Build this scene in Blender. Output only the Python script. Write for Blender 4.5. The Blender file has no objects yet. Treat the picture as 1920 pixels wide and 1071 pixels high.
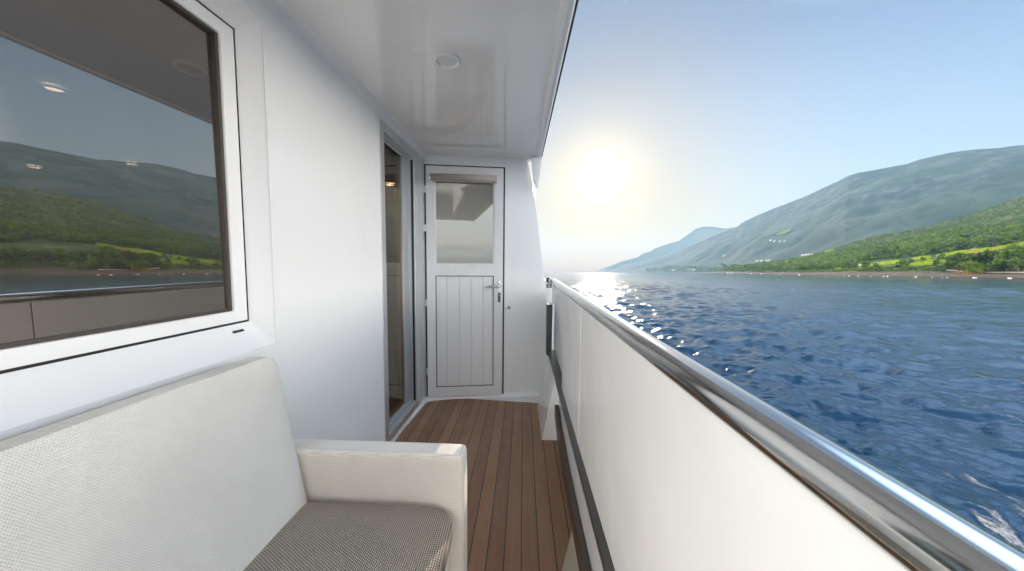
import bpy, bmesh, math, random
import numpy as np
from mathutils import Matrix, Vector, noise
R=math.radians
sc=bpy.context.scene
col=sc.collection
rng=random.Random(7); npr=np.random.default_rng(11)

# ---------------------------------------------------------------- camera
F=620.0; PITCH=2.263
cam=bpy.data.objects.new('camera',bpy.data.cameras.new('camera')); col.objects.link(cam)
cam.data.sensor_width=36; cam.data.lens=F/1920*36
cam.data.clip_start=0.02; cam.data.clip_end=200000
cam.location=(0,0,0); cam.rotation_euler=(R(90-PITCH),0,0)
sc.camera=cam
# ---------------------------------------------------------------- light
SUN_EL,SUN_AZ=15.2,14.7
SD=Vector((math.sin(R(SUN_AZ))*math.cos(R(SUN_EL)),math.cos(R(SUN_AZ))*math.cos(R(SUN_EL)),math.sin(R(SUN_EL))))
w=bpy.data.worlds.new('World'); sc.world=w; w.use_nodes=True
nt=w.node_tree; N=nt.nodes; L=nt.links; N.clear()
def nd(t,**k):
    n=N.new(t)
    for a,b in k.items(): setattr(n,a,b)
    return n
sky=nd('ShaderNodeTexSky',sky_type='NISHITA',sun_disc=False,sun_elevation=R(SUN_EL),sun_rotation=R(SUN_AZ))
sky.air_density=1.0; sky.dust_density=0.35; sky.ozone_density=2.0; sky.altitude=0
tc=nd('ShaderNodeTexCoord')
def vm(op,a,b=None):
    n=nd('ShaderNodeVectorMath',operation=op); L.new(a,n.inputs[0])
    if b is not None: n.inputs[1].default_value=b
    return n
def mm(op,a,b=None,clamp=False):
    n=nd('ShaderNodeMath',operation=op); n.use_clamp=clamp
    for i,x in enumerate((a,b)):
        if x is None: continue
        if isinstance(x,(int,float)): n.inputs[i].default_value=x
        else: L.new(x,n.inputs[i])
    return n.outputs[0]
d=vm('DOT_PRODUCT',tc.outputs['Generated'],tuple(SD)).outputs['Value']
om=mm('SUBTRACT',1.0,d)
def glow(k): return mm('EXPONENT',mm('MULTIPLY',om,-1.0/k))
def scl(c,f):
    n=nd('ShaderNodeVectorMath',operation='SCALE'); n.inputs[0].default_value=c; L.new(f,n.inputs[3]); return n.outputs[0]
def add(a,b):
    n=nd('ShaderNodeVectorMath',operation='ADD'); L.new(a,n.inputs[0]); L.new(b,n.inputs[1]); return n.outputs[0]
g=add(scl((16,15.5,14),glow(.00012)),scl((2.4,2.25,1.9),glow(.0013)))
g=add(g,scl((2.4,2.1,1.5),glow(.007)))
g=add(g,scl((1.3,1.15,.8),glow(.05)))
sep=nd('ShaderNodeSeparateXYZ'); L.new(tc.outputs['Generated'],sep.inputs[0])
# bright lobes outside the view, added to light interior and sea, summed in sky_fill
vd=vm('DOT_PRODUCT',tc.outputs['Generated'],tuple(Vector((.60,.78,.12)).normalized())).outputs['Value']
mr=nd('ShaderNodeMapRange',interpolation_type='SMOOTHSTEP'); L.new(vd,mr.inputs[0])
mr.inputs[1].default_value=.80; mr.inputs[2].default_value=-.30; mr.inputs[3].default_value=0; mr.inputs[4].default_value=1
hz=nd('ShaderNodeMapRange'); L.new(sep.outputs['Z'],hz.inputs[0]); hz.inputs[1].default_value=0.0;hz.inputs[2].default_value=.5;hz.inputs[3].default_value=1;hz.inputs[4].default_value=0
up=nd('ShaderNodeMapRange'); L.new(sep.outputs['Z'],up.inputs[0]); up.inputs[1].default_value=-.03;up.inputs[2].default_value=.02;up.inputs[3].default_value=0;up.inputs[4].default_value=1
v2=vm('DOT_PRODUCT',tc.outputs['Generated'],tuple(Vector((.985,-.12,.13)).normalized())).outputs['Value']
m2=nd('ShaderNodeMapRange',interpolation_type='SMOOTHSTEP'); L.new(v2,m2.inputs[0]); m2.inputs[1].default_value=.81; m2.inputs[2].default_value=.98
sky_fill=add(scl((1.1,1.25,1.35),mm('POWER',hz.outputs[0],1.0)),scl((8,8,8),mm('MULTIPLY',mr.outputs[0],up.outputs[0])))
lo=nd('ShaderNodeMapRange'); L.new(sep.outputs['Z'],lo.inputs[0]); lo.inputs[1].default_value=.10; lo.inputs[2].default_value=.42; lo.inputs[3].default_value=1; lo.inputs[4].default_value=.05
sky_fill=add(sky_fill,scl((52,46.5,40.5),mm('MULTIPLY',mm('MULTIPLY',m2.outputs[0],lo.outputs[0]),up.outputs[0])))  # added low starboard glow, lights the cabin wall and ceiling
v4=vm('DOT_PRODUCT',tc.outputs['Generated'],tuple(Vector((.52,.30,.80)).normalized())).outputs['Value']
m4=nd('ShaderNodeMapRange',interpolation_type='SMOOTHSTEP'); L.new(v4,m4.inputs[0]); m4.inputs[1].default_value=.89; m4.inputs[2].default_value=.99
sky_fill=add(sky_fill,scl((11,15,20),m4.outputs[0]))  # added overhead glow, brightens the sea
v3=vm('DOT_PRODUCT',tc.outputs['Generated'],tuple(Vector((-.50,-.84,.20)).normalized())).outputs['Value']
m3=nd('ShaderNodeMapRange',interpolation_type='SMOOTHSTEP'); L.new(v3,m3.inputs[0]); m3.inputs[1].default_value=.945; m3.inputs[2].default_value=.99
sky_fill=add(sky_fill,scl((270,258,240),mm('MULTIPLY',m3.outputs[0],up.outputs[0])))  # added narrow glow on the port quarter, lights the bulwark panels
skyc=nd('ShaderNodeVectorMath',operation='MULTIPLY'); L.new(sky.outputs[0],skyc.inputs[0]); skyc.inputs[1].default_value=(.98,.92,.85)
low=mm('MULTIPLY',mm('SUBTRACT',1.0,mm('MULTIPLY',mm('POWER',hz.outputs[0],2.2),.90)),mm('SUBTRACT',1.0,mm('MULTIPLY',glow(.06),.70)))
sc2=nd('ShaderNodeVectorMath',operation='SCALE'); L.new(skyc.outputs[0],sc2.inputs[0]); L.new(low,sc2.inputs[3])
tot=add(add(sc2.outputs[0],g),sky_fill)
wf=mm('MULTIPLY',glow(.10),mm('POWER',hz.outputs[0],1.6))
tv=nd('ShaderNodeVectorMath',operation='SUBTRACT'); tv.inputs[0].default_value=(1,1,1); L.new(scl((.14,.30,.66),wf),tv.inputs[1])
tm=nd('ShaderNodeVectorMath',operation='MULTIPLY'); L.new(tot,tm.inputs[0]); L.new(tv.outputs[0],tm.inputs[1]); tot=tm.outputs[0]
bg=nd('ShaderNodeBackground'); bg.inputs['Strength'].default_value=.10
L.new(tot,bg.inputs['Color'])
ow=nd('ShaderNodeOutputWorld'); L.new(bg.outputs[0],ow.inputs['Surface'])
sun=bpy.data.objects.new('sun',bpy.data.lights.new('sun','SUN')); col.objects.link(sun)
sun.data.energy=4.0; sun.data.angle=R(.53); sun.data.color=(1,.90,.74)
sun.rotation_euler=(-SD).to_track_quat('-Z','Y').to_euler()
sc.view_settings.view_transform='Standard'; sc.view_settings.look='None'; sc.view_settings.gamma=1
sc.view_settings.use_curve_mapping=False
sc.view_settings.exposure=0.92
sc.cycles.max_bounces=14; sc.cycles.diffuse_bounces=8; sc.cycles.glossy_bounces=6; sc.cycles.transparent_max_bounces=12
sc.cycles.sample_clamp_indirect=8; sc.cycles.sample_clamp_direct=0
sc.cycles.volume_bounces=0; sc.cycles.use_denoising=True; sc.cycles.blur_glossy=.6
sc.cycles.caustics_reflective=True; sc.cycles.caustics_refractive=False

# ---------------------------------------------------------------- materials
def mat(name,base=(.8,.8,.8),rough=.5,metal=0,spec=.5,coat=0,coat_r=.05,ior=1.5,emit=None,es=0):
    m=bpy.data.materials.new(name); m.use_nodes=True; b=m.node_tree.nodes['Principled BSDF']
    b.inputs['Base Color'].default_value=(*base,1); b.inputs['Roughness'].default_value=rough
    b.inputs['Metallic'].default_value=metal; b.inputs['Specular IOR Level'].default_value=spec
    b.inputs['Coat Weight'].default_value=coat; b.inputs['Coat Roughness'].default_value=coat_r; b.inputs['IOR'].default_value=ior
    if emit: b.inputs['Emission Color'].default_value=(*emit,1); b.inputs['Emission Strength'].default_value=es
    return m
class G:
    """small node-graph helper for one material"""
    def __init__(s,m): s.m=m; s.t=m.node_tree; s.b=s.t.nodes['Principled BSDF']; s.o=s.t.nodes['Material Output']
    def n(s,t,ins=None,**k):
        x=s.t.nodes.new(t)
        for a,b in k.items(): setattr(x,a,b)
        for a,b in (ins or {}).items():
            if isinstance(b,bpy.types.NodeSocket): s.t.links.new(b,x.inputs[a])
            else: x.inputs[a].default_value=b
        return x
    def math(s,op,a,b=0,c=0): return s.n('ShaderNodeMath',{0:a,1:b,2:c},operation=op).outputs[0]
    def co(s,scale=(1,1,1),rot=(0,0,0)):
        t=s.n('ShaderNodeTexCoord'); return s.n('ShaderNodeMapping',{0:t.outputs['Object'],'Scale':scale,'Rotation':rot}).outputs[0]
    def noise(s,v,sc,det=3,rough=.55,out='Fac',dist=0): return s.n('ShaderNodeTexNoise',{'Vector':v,'Scale':sc,'Detail':det,'Roughness':rough,'Distortion':dist}).outputs[out]
    def ramp(s,f,pts):
        r=s.n('ShaderNodeValToRGB',{0:f}); e=r.color_ramp.elements
        while len(e)<len(pts): e.new(.5)
        for k,(p,c) in enumerate(pts): e[k].position=p; e[k].color=(*c,1) if len(c)==3 else c
        return r.outputs[0]
    def mr(s,f,a,b,c,d): return s.n('ShaderNodeMapRange',{0:f,1:a,2:b,3:c,4:d}).outputs[0]
    def mix(s,f,a,b):
        x=s.n('ShaderNodeMix',data_type='RGBA')
        for i,v in ((0,f),(6,a),(7,b)):
            if isinstance(v,bpy.types.NodeSocket): s.t.links.new(v,x.inputs[i])
            else: x.inputs[i].default_value=v if isinstance(v,(int,float)) else (*v,1)
        return x.outputs[2]
    def set(s,k,v): s.t.links.new(v,s.b.inputs[k])
    def bump(s,h,st,dist): s.set('Normal',s.n('ShaderNodeBump',{'Height':h,'Strength':st,'Distance':dist}).outputs[0])

M={}
def gelcoat(name,base,rough,wob=.0006,coat=.0):
    m=mat(name,base,rough,coat=coat); g=G(m); c=g.co()
    n=g.noise(c,3.0,2); g.set('Roughness',g.mr(g.noise(c,1.3,4),.3,.7,rough*.8,rough*1.35))
    g.set('Base Color',g.mix(g.mr(g.noise(c,2.2,5,.6),.35,.75,0,1),base,tuple(x*.985 for x in base)))
    g.bump(n,.35,wob*60); return m
M['wall']=gelcoat('white_gelcoat',(.88,.88,.87),.14,.0004)
M['ceil']=gelcoat('ceiling_gelcoat',(.89,.885,.87),.06,.0003,coat=.5)
M['upvc']=mat('white_frame_paint',(.84,.84,.835),.30)
M['panel']=gelcoat('bulwark_paint',(.88,.88,.875),.20,.0003)
M['door']=gelcoat('door_paint',(.80,.80,.80),.30,.0001)
M['alu']=mat('satin_aluminium',(.62,.63,.64),.32,.75)
M['leaf']=mat('door_leaf_aluminium',(.50,.52,.54),.30,.6)
M['gasket']=mat('black_rubber',(.018,.018,.018),.45)
M['spacer']=mat('brown_glazing_bead',(.07,.055,.045),.4)
M['steel']=mat('polished_steel',(.62,.62,.61),.10,1.0)
g_=G(M['steel']); c_=g_.co((8,.6,8)); g_.set('Roughness',g_.mr(g_.noise(c_,6,4),.3,.8,.08,.17))
M['darkbar']=mat('dark_steel_bar',(.09,.09,.088),.35,.7)
M['woodbar']=mat('brown_toe_bar',(.07,.05,.038),.4)
M['brass']=mat('nickel_fitting',(.6,.58,.54),.25,1.0)
M['beige']=gelcoat('beige_gelcoat',(.52,.45,.35),.45,.0002)
M['blind']=mat('taupe_blind_cloth',(.42,.38,.35),.7)
M['dark']=mat('dark_slot',(.02,.02,.02),.6)
M['lampglass']=mat('frosted_diffuser',(.72,.73,.70),.35)
M['lamplit']=mat('lit_lamp',(.9,.9,.9),.5,emit=(1,.93,.82),es=22)
def tinted(name,refl,tint,trans,rtint=(1,.96,.9),dcol=(.05,.046,.04)):
    m=bpy.data.materials.new(name); m.use_nodes=True; g=G(m)
    gl=g.n('ShaderNodeBsdfGlossy',{'Color':(*rtint,1),'Roughness':.0})
    tr=g.n('ShaderNodeBsdfTransparent',{'Color':(*tint,1)})
    df=g.n('ShaderNodeBsdfDiffuse',{'Color':(*dcol,1)})
    m1=g.n('ShaderNodeMixShader',{0:trans,1:df.outputs[0],2:tr.outputs[0]})
    fr=g.n('ShaderNodeFresnel',{'IOR':1.5})
    f2=g.math('ADD',g.math('MULTIPLY',fr.outputs[0],.9),refl)
    m2=g.n('ShaderNodeMixShader',{0:f2,1:m1.outputs[0],2:gl.outputs[0]})
    g.t.links.new(m2.outputs[0],g.o.inputs[0]); return m
M['glass']=tinted('tinted_window_glass',.25,(.5,.45,.4),.35,(1,.92,.84))
M['glass2']=tinted('tinted_sliding_door_glass',.03,(.80,.72,.62),.93)
M['glass3']=tinted('bronze_door_glass',.20,(.5,.42,.35),.05,(1,.93,.82),(.20,.175,.135))
# weaves
def weave(name,ca,cb,px,py,bst,rough=.9,axes='xz',lo=-.25,hi=.35):
    m=mat(name,ca,rough,spec=.2); g=G(m); c=g.co(); s=g.n('ShaderNodeSeparateXYZ',{0:c})
    u=s.outputs['Y']; v=s.outputs['Z'] if axes=='yz' else s.outputs['X']
    nz=g.noise(c,30,3); wob=g.math('MULTIPLY',g.math('SUBTRACT',nz,.5),.6)
    row=g.math('MULTIPLY',v,2*math.pi/py); 
    fl=g.math('MODULO',g.math('FLOOR',g.math('DIVIDE',v,py)),2)
    uu=g.math('ADD',g.math('ADD',g.math('MULTIPLY',u,2*math.pi/px),g.math('MULTIPLY',fl,math.pi)),wob)
    h=g.math('ADD',g.math('MULTIPLY',g.math('SINE',uu),.6),g.math('MULTIPLY',g.math('COSINE',row),-.6))
    f=g.mr(h,lo,hi,0,1)
    big=g.mr(g.noise(c,5,4),.3,.7,.93,1.05)
    mx=g.n('ShaderNodeVectorMath',{0:g.mix(f,ca,cb),3:big},operation='SCALE').outputs[0]
    g.set('Base Color',mx); g.bump(h,bst,.002); b=g.b; b.inputs['Sheen Weight'].default_value=.15
    return m
M['back']=weave('cream_upholstery_weave',(.69,.65,.59),(.84,.80,.735),.0042,.0031,.45,axes='yz')
M['arm']=weave('cream_arm_weave',(.68,.62,.54),(.84,.78,.70),.004,.003,.35,axes='yz')
M['seat']=weave('taupe_basket_weave',(.075,.057,.042),(.56,.475,.38),.0060,.0048,.7,lo=-.45,hi=.5)
# teak
def teak():
    m=mat('teak_planking',(.2,.12,.07),.45,coat=.25,coat_r=.22); g=G(m); t=g.n('ShaderNodeTexCoord'); s=g.n('ShaderNodeSeparateXYZ',{0:t.outputs['Object']})
    x=g.math('SUBTRACT',s.outputs['X'],g.math('MULTIPLY',s.outputs['Y'],.034))
    q=g.math('DIVIDE',g.math('ADD',x,5.0-.012),.0684)
    idx=g.math('FLOOR',q); fr=g.math('FRACT',q)
    edge=g.math('ABSOLUTE',g.math('SUBTRACT',fr,.5))
    seam=g.mr(edge,.462,.475,0,1)
    wn=g.n('ShaderNodeTexWhiteNoise',{'W':idx},noise_dimensions='1D')
    v=g.n('ShaderNodeCombineXYZ',{0:g.math('ADD',g.math('MULTIPLY',x,26),g.math('MULTIPLY',idx,7.3)),1:g.math('MULTIPLY',s.outputs['Y'],1.3),2:idx}).outputs[0]
    gr=g.noise(v,2.2,7,.65,dist=.4)
    v2=g.n('ShaderNodeCombineXYZ',{0:g.math('MULTIPLY',x,160),1:g.math('MULTIPLY',s.outputs['Y'],5),2:idx}).outputs[0]
    fine=g.noise(v2,1.5,3)
    cA=g.mix(wn.outputs[0],(.17,.075,.034),(.26,.130,.060))
    cB=g.mix(wn.outputs[0],(.26,.13,.062),(.34,.19,.095))
    c=g.mix(g.mr(gr,.3,.72,0,1),cA,cB)
    c=g.mix(g.math('MULTIPLY',g.mr(fine,.5,.8,0,1),.35),c,(.10,.055,.03))
    # grey weathering with broad patches
    c=g.mix(g.mr(g.noise(t.outputs['Object'],2.3,4),.45,.8,0,.3),c,(.25,.18,.12))
    c=g.mix(seam,c,(.018,.024,.022)); g.set('Base Color',c)
    g.set('Roughness',g.mr(g.noise(t.outputs['Object'],9,4),.35,.7,.32,.55))
    h=g.math('SUBTRACT',g.math('MULTIPLY',gr,.2),seam); g.bump(h,.5,.0015); return m
M['teak']=teak()

# ---------------------------------------------------------------- mesh helpers
class MB:
    def __init__(s): s.v=[]; s.f=[]; s.sm=[]
    def poly(s,pts,sm=False):
        k=len(s.v); s.v+= [tuple(p) for p in pts]; s.f.append(tuple(range(k,k+len(pts)))); s.sm.append(sm)
    def prism(s,bot,top,sm=False):
        k=len(s.v); n=len(bot); s.v+=[tuple(p) for p in bot]+[tuple(p) for p in top]
        s.f.append(tuple(range(k,k+n))[::-1]); s.f.append(tuple(range(k+n,k+2*n)))
        s.sm+=[False,False]
        for i in range(n):
            j=(i+1)%n; s.f.append((k+i,k+j,k+n+j,k+n+i)); s.sm.append(sm)
    def box(s,P,a0,a1,b0,b1,c0,c1):
        """box in the frame P(a,b,c)"""
        s.prism([P(a0,b0,c0),P(a1,b0,c0),P(a1,b1,c0),P(a0,b1,c0)],[P(a0,b0,c1),P(a1,b0,c1),P(a1,b1,c1),P(a0,b1,c1)])
    def plate(s,us,vs,holes,P,o0,o1):
        """sheet of thickness o0..o1 with rectangular holes, u/v breakpoints"""
        U=len(us);V=len(vs);k=len(s.v)
        for o in (o0,o1):
            for v in vs:
                for u in us: s.v.append(tuple(P(u,v,o)))
        idx=lambda o,i,j:k+o*U*V+j*U+i
        solid=lambda i,j: 0<=i<U-1 and 0<=j<V-1 and not any(h[0]-1e-6<(us[i]+us[i+1])/2<h[1]+1e-6 and h[2]<(vs[j]+vs[j+1])/2<h[3] for h in holes)
        for i in range(U-1):
            for j in range(V-1):
                if not solid(i,j): continue
                s.f.append((idx(0,i,j),idx(0,i,j+1),idx(0,i+1,j+1),idx(0,i+1,j))); s.sm.append(False)
                s.f.append((idx(1,i,j),idx(1,i+1,j),idx(1,i+1,j+1),idx(1,i,j+1))); s.sm.append(False)
                for (di,dj,a,b) in ((-1,0,(i,j),(i,j+1)),(1,0,(i+1,j+1),(i+1,j)),(0,-1,(i+1,j),(i,j)),(0,1,(i,j+1),(i+1,j+1))):
                    if not solid(i+di,j+dj):
                        s.f.append((idx(0,*a),idx(1,*a),idx(1,*b),idx(0,*b))); s.sm.append(False)
    def tube(s,pts,rad,n=16,cap=True):
        pts=[Vector(p) for p in pts]; k=len(s.v); m=len(pts)
        if not isinstance(rad,(list,tuple)): rad=[rad]*m
        prev=None
        for i,p in enumerate(pts):
            d=(pts[min(i+1,m-1)]-pts[max(i-1,0)]).normalized()
            if prev is None: a=d.orthogonal().normalized()
            else: a=(prev-d*prev.dot(d)).normalized()
            prev=a; b=d.cross(a)
            for j in range(n):
                t=2*math.pi*j/n; s.v.append(tuple(p+(a*math.cos(t)+b*math.sin(t))*rad[i]))
        for i in range(m-1):
            for j in range(n):
                s.f.append((k+i*n+j,k+i*n+(j+1)%n,k+(i+1)*n+(j+1)%n,k+(i+1)*n+j)); s.sm.append(True)
        if cap:
            s.f.append(tuple(k+j for j in range(n))[::-1]); s.f.append(tuple(k+(m-1)*n+j for j in range(n))); s.sm+=[False,False]
    def lathe(s,c,ax,prof,n=32):
        """profile (r,h) turned about axis ax at c"""
        c=Vector(c); ax=Vector(ax).normalized(); a=ax.orthogonal().normalized(); b=ax.cross(a); k=len(s.v); m=len(prof)
        for r,h in prof:
            for j in range(n):
                t=2*math.pi*j/n; s.v.append(tuple(c+ax*h+(a*math.cos(t)+b*math.sin(t))*max(r,1e-4)))
        for i in range(m-1):
            for j in range(n): s.f.append((k+i*n+j,k+i*n+(j+1)%n,k+(i+1)*n+(j+1)%n,k+(i+1)*n+j)); s.sm.append(True)
    def cushion(s,P,a0,a1,b0,b1,c0,c1,r,puff=(0,0,0),n=14,fn=None):
        """rounded box with puffed faces in frame P"""
        c=[(a0+a1)/2,(b0+b1)/2,(c0+c1)/2]; h=[(a1-a0)/2,(b1-b0)/2,(c1-c0)/2]
        bm=bmesh.new(); bmesh.ops.create_cube(bm,size=2)
        bmesh.ops.subdivide_edges(bm,edges=bm.edges[:],cuts=n,use_grid_fill=True)
        k=len(s.v)
        for v in bm.verts:
            q=list(v.co); p=[]
            # spread samples toward the edges
            q=[math.copysign(1-(1-abs(x))**1.8,x) for x in q]
            core=[max(-(h[i]-r),min(h[i]-r,q[i]*h[i])) for i in range(3)]
            dlt=Vector([q[i]*h[i]-core[i] for i in range(3)])
            if dlt.length>1e-9: dlt=dlt.normalized()*r if max(abs(x) for x in q)>.9999 else dlt
            p=[core[i]+dlt[i] for i in range(3)]
            nn=[p[i]/h[i] for i in range(3)]
            for i in range(3):
                j,l=[x for x in range(3) if x!=i]
                p[i]+=puff[i]*nn[i]*max(0,(1-nn[j]**4))*max(0,(1-nn[l]**4))
            if fn: p=fn(p,nn)
            s.v.append(tuple(P(*[p[i]+c[i] for i in range(3)])))
        for f in bm.faces: s.f.append(tuple(k+v.index for v in f.verts)); s.sm.append(True)
        bm.free()
LOC={}
BP=math.atan((535.5-490)/F)-R(PITCH)
BOAT=Matrix.Rotation(BP,4,'X')@Matrix.Rotation(R(.5),4,'Y')
def setp(o,label=None,cat=None,group=None,kind=None):
    for k,v in (('label',label),('category',cat),('group',group),('kind',kind)):
        if v: o[k]=v
def empty(name,loc,label,cat,group=None,boat=True):
    o=bpy.data.objects.new(name,None); col.objects.link(o); o.empty_display_size=.1
    o.matrix_world=(BOAT if boat else Matrix())@Matrix.Translation(loc); LOC[o.name]=Vector(loc); setp(o,label,cat,group); return o
def build(mb,name,m,parent=None,loc=None,label=None,cat=None,group=None,kind=None,boat=True,bevel=0,fix=True,seg=2):
    me=bpy.data.meshes.new(name)
    if parent is not None: off=LOC[parent.name]
    else: off=Vector(loc or (0,0,0))
    me.from_pydata([tuple(Vector(v)-off) for v in mb.v],[],mb.f)
    me.polygons.foreach_set('use_smooth',mb.sm); me.materials.append(m)
    if fix or bevel:
        bm=bmesh.new(); bm.from_mesh(me)
        if fix: bmesh.ops.recalc_face_normals(bm,faces=bm.faces)
        if bevel:
            bmesh.ops.remove_doubles(bm,verts=bm.verts,dist=1e-5)
            ed=[e for e in bm.edges if len(e.link_faces)==2 and e.calc_face_angle(0)>.5]
            bmesh.ops.bevel(bm,geom=ed,offset=bevel,segments=seg,affect='EDGES',profile=.6)
        bm.to_mesh(me); bm.free()
    o=bpy.data.objects.new(name,me); col.objects.link(o); LOC[o.name]=off
    if parent is not None: o.parent=parent
    else: o.matrix_world=(BOAT if boat else Matrix())@Matrix.Translation(off)
    setp(o,label,cat,group,kind); return o

# ================================================================ THE YACHT (frame: x starboard, y forward, z up, camera at origin)
DK=-1.17                        # deck level
ws=math.hypot(1,.053)
def W(s,z,o):                    # cabin wall frame: s forward (y from .. ), o outboard
    return Vector((-.80+ (.053*s+o)/ws, 1.1+(s-.053*o)/ws, z))
es=math.hypot(1,.11)
def E(q,z,o): return Vector((-.72+(q+.11*o)/es, 2.73+(.11*q-o)/es, z))   # forward bulkhead frame, o = toward the camera
ident=lambda a,b,c:Vector((a,b,c))

# cabin wall with the window and the doorway
wy0,wy1=-.95,.001
dq0,dq1=.824,1.60
mb=MB(); mb.plate([-2.35,wy0,wy1,dq0,dq1,2.2],[DK-.05,-1.13,-.284,.755,.797,1.0],[(wy0,wy1,-.284,.755),(dq0,dq1,-1.13,.797)],W,-.06,0)
build(mb,'cabin_wall',M['wall'],kind='structure')
# ceiling slab, cove and edge moulding
edge=lambda y:.190+.0175*y
mb=MB(); mb.prism([(-6.5,-1.6,.85),(edge(-1.6)-.06,-1.6,.85),(edge(2.9)-.06,2.9,.85),(-6.5,2.9,.85)],[(-6.5,-1.6,1.0),(edge(-1.6)-.06,-1.6,1.0),(edge(2.9)-.06,2.9,1.0),(-6.5,2.9,1.0)])
# cove fillet
rr=.045; k=len(mb.v); ns=8
for s in (-2.35,1.70):
    for i in range(ns+1):
        a=math.pi/2*i/ns; p=W(s,.85-rr*(1-math.sin(a)) ,rr*(1-math.cos(a))); mb.v.append((p.x,p.y,p.z+ (.0008 if i==ns else 0)))
for i in range(ns): mb.f.append((k+i,k+i+1,k+ns+1+i+1,k+ns+1+i)); mb.sm.append(True)
build(mb,'ceiling',M['ceil'],kind='structure',fix=False)
mb=MB(); prof=[(-.060,.850),(-.056,.846),(-.046,.842),(-.030,.841),(-.016,.844),(-.008,.852),(-.004,.864),(-.004,1.0),(-.06,1.0)]
ys=[-1.6,-1,0,1,2,2.85]; k=len(mb.v); n=len(prof)
for y in ys:
    for (dx,z) in prof: mb.v.append((edge(y)+dx,y,z))
for i in range(len(ys)-1):
    for j in range(n-1): mb.f.append((k+i*n+j,k+i*n+j+1,k+(i+1)*n+j+1,k+(i+1)*n+j)); mb.sm.append(j<7)
mb.f.append(tuple(k+j for j in range(n))); mb.sm.append(False)
mb.f.append(tuple(k+(len(ys)-1)*n+j for j in range(n))[::-1]); mb.sm.append(False)
em=empty('ceiling_moulding',(edge(1),1,.84),'glossy white moulding along the outer edge of the deck ceiling','moulding')
build(mb,'moulding_profile',M['ceil'],em,fix=False)
mb=MB(); mb.prism([(edge(-1.6)-.004,-1.6,.858),(edge(-1.6)+.002,-1.6,.858),(edge(2.85)+.002,2.85,.858),(edge(2.85)-.004,2.85,.858)],[(edge(-1.6)-.004,-1.6,.868),(edge(-1.6)+.002,-1.6,.868),(edge(2.85)+.002,2.85,.868),(edge(2.85)-.004,2.85,.868)])
build(mb,'drip_strip',M['gasket'],em)
mb=MB(); mb.prism([(.150,2.74,.842),(.236,2.74,.842),(.236,2.74,.825),(.222,2.74,.70),(.205,2.74,.60),(.170,2.74,.66)],[(.150,2.80,.842),(.236,2.80,.842),(.236,2.80,.825),(.222,2.80,.70),(.205,2.80,.60),(.170,2.80,.66)])
build(mb,'end_gusset',M['wall'],em,bevel=.004)
# forward bulkhead
pts=[(-.06,.90),(.86,.90),(.851,.83),(.884,.714),(.914,.539),(.958,.22),(1.001,-.089),(1.032,-.40),(1.059,-.694),(1.066,-.85),(1.064,-.98),(1.040,-1.12),(.99,-1.25),(-.06,-1.25)]
mb=MB(); mb.prism([E(q,z,-.05) for q,z in pts],[E(q,z,0) for q,z in pts]); build(mb,'bulkhead_wall',M['wall'],kind='structure',bevel=.006)
# rounded foot cove of the bulkhead
mb=MB(); rr=.04; k=0
qs=[-.02+i*.04 for i in range(27)]
for q in qs:
    for i in range(7):
        a=math.pi/2*i/6; mb.v.append(tuple(E(q,DK-.002+rr*(1-math.sin(a)),.001+rr*(1-math.cos(a)))))
for i in range(len(qs)-1):
    for j in range(6): mb.f.append((i*7+j,i*7+j+1,(i+1)*7+j+1,(i+1)*7+j)); mb.sm.append(True)
build(mb,'bulkhead_cove',M['wall'],kind='structure',fix=False)
# deck: gelcoat under-deck and teak planking
mb=MB(); mb.prism([(-6.5,-9,DK-.25),(.05,-9,DK-.25),(.50,4.2,DK-.25),(-6.5,4.2,DK-.25)],[(-6.5,-9,DK-.006),(.05,-9,DK-.006),(.50,4.2,DK-.006),(-6.5,4.2,DK-.006)])  # white aft part extended out of view to bounce light onto the ceiling
build(mb,'side_deck',M['wall'],kind='structure')
tk=[(-.72,-4),(-.72,1.90),(-.766,2.02),(-.690,2.66),(-.60,2.700),(-.455,2.735),(-.36,2.738),(.245,2.660),(.222,2.13),(.318,2.12),(.310,1.85),(.302,1.50),(.270,1.36),(.190,1.150),(.14,-4)]
mb=MB(); mb.prism([(x,y,DK-.004) for x,y in tk],[(x,y,DK) for x,y in tk]); build(mb,'teak_deck',M['teak'],kind='structure')
mb=MB(); mb.prism([(.10,-4,DK-.005),(.42,-4,DK-.005),(.42,1.62,DK-.005),(.10,1.62,DK-.005)],[(.10,-4,DK-.0025),(.42,-4,DK-.0025),(.42,1.62,DK-.0025),(.10,1.62,DK-.0025)])
build(mb,'waterway',M['beige'],kind='structure')
mb=MB(); mb.prism([(-.80,1.90,DK-.004),(-.772,1.93,DK-.004),(-.694,2.665,DK-.004),(-.74,2.68,DK-.004)],[(-.80,1.90,DK+.012),(-.772,1.93,DK+.012),(-.694,2.665,DK+.012),(-.74,2.68,DK+.012)])
build(mb,'door_step',M['upvc'],kind='structure',bevel=.003)

# ---------------------------------------------------------------- cabin window in its recess
GO=-.060
win=empty('cabin_window',W(-.45,-.284,0),'large tinted cabin window in a white recessed frame above the sofa','window')
mb=MB()
oz0,oz1,oy1=-.284,.755,.001
iz0,iz1,iy1=-.204,.707,-.029
o=[(wy0,oz0),(oy1,oz0),(oy1,oz1),(wy0,oz1)]; i_=[(wy0+.03,iz0),(iy1,iz0),(iy1,iz1),(wy0+.03,iz1)]
for a in range(4):
    b=(a+1)%4; mb.poly([W(o[a][0],o[a][1],.001),W(o[b][0],o[b][1],.001),W(i_[b][0],i_[b][1],GO),W(i_[a][0],i_[a][1],GO)])
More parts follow.
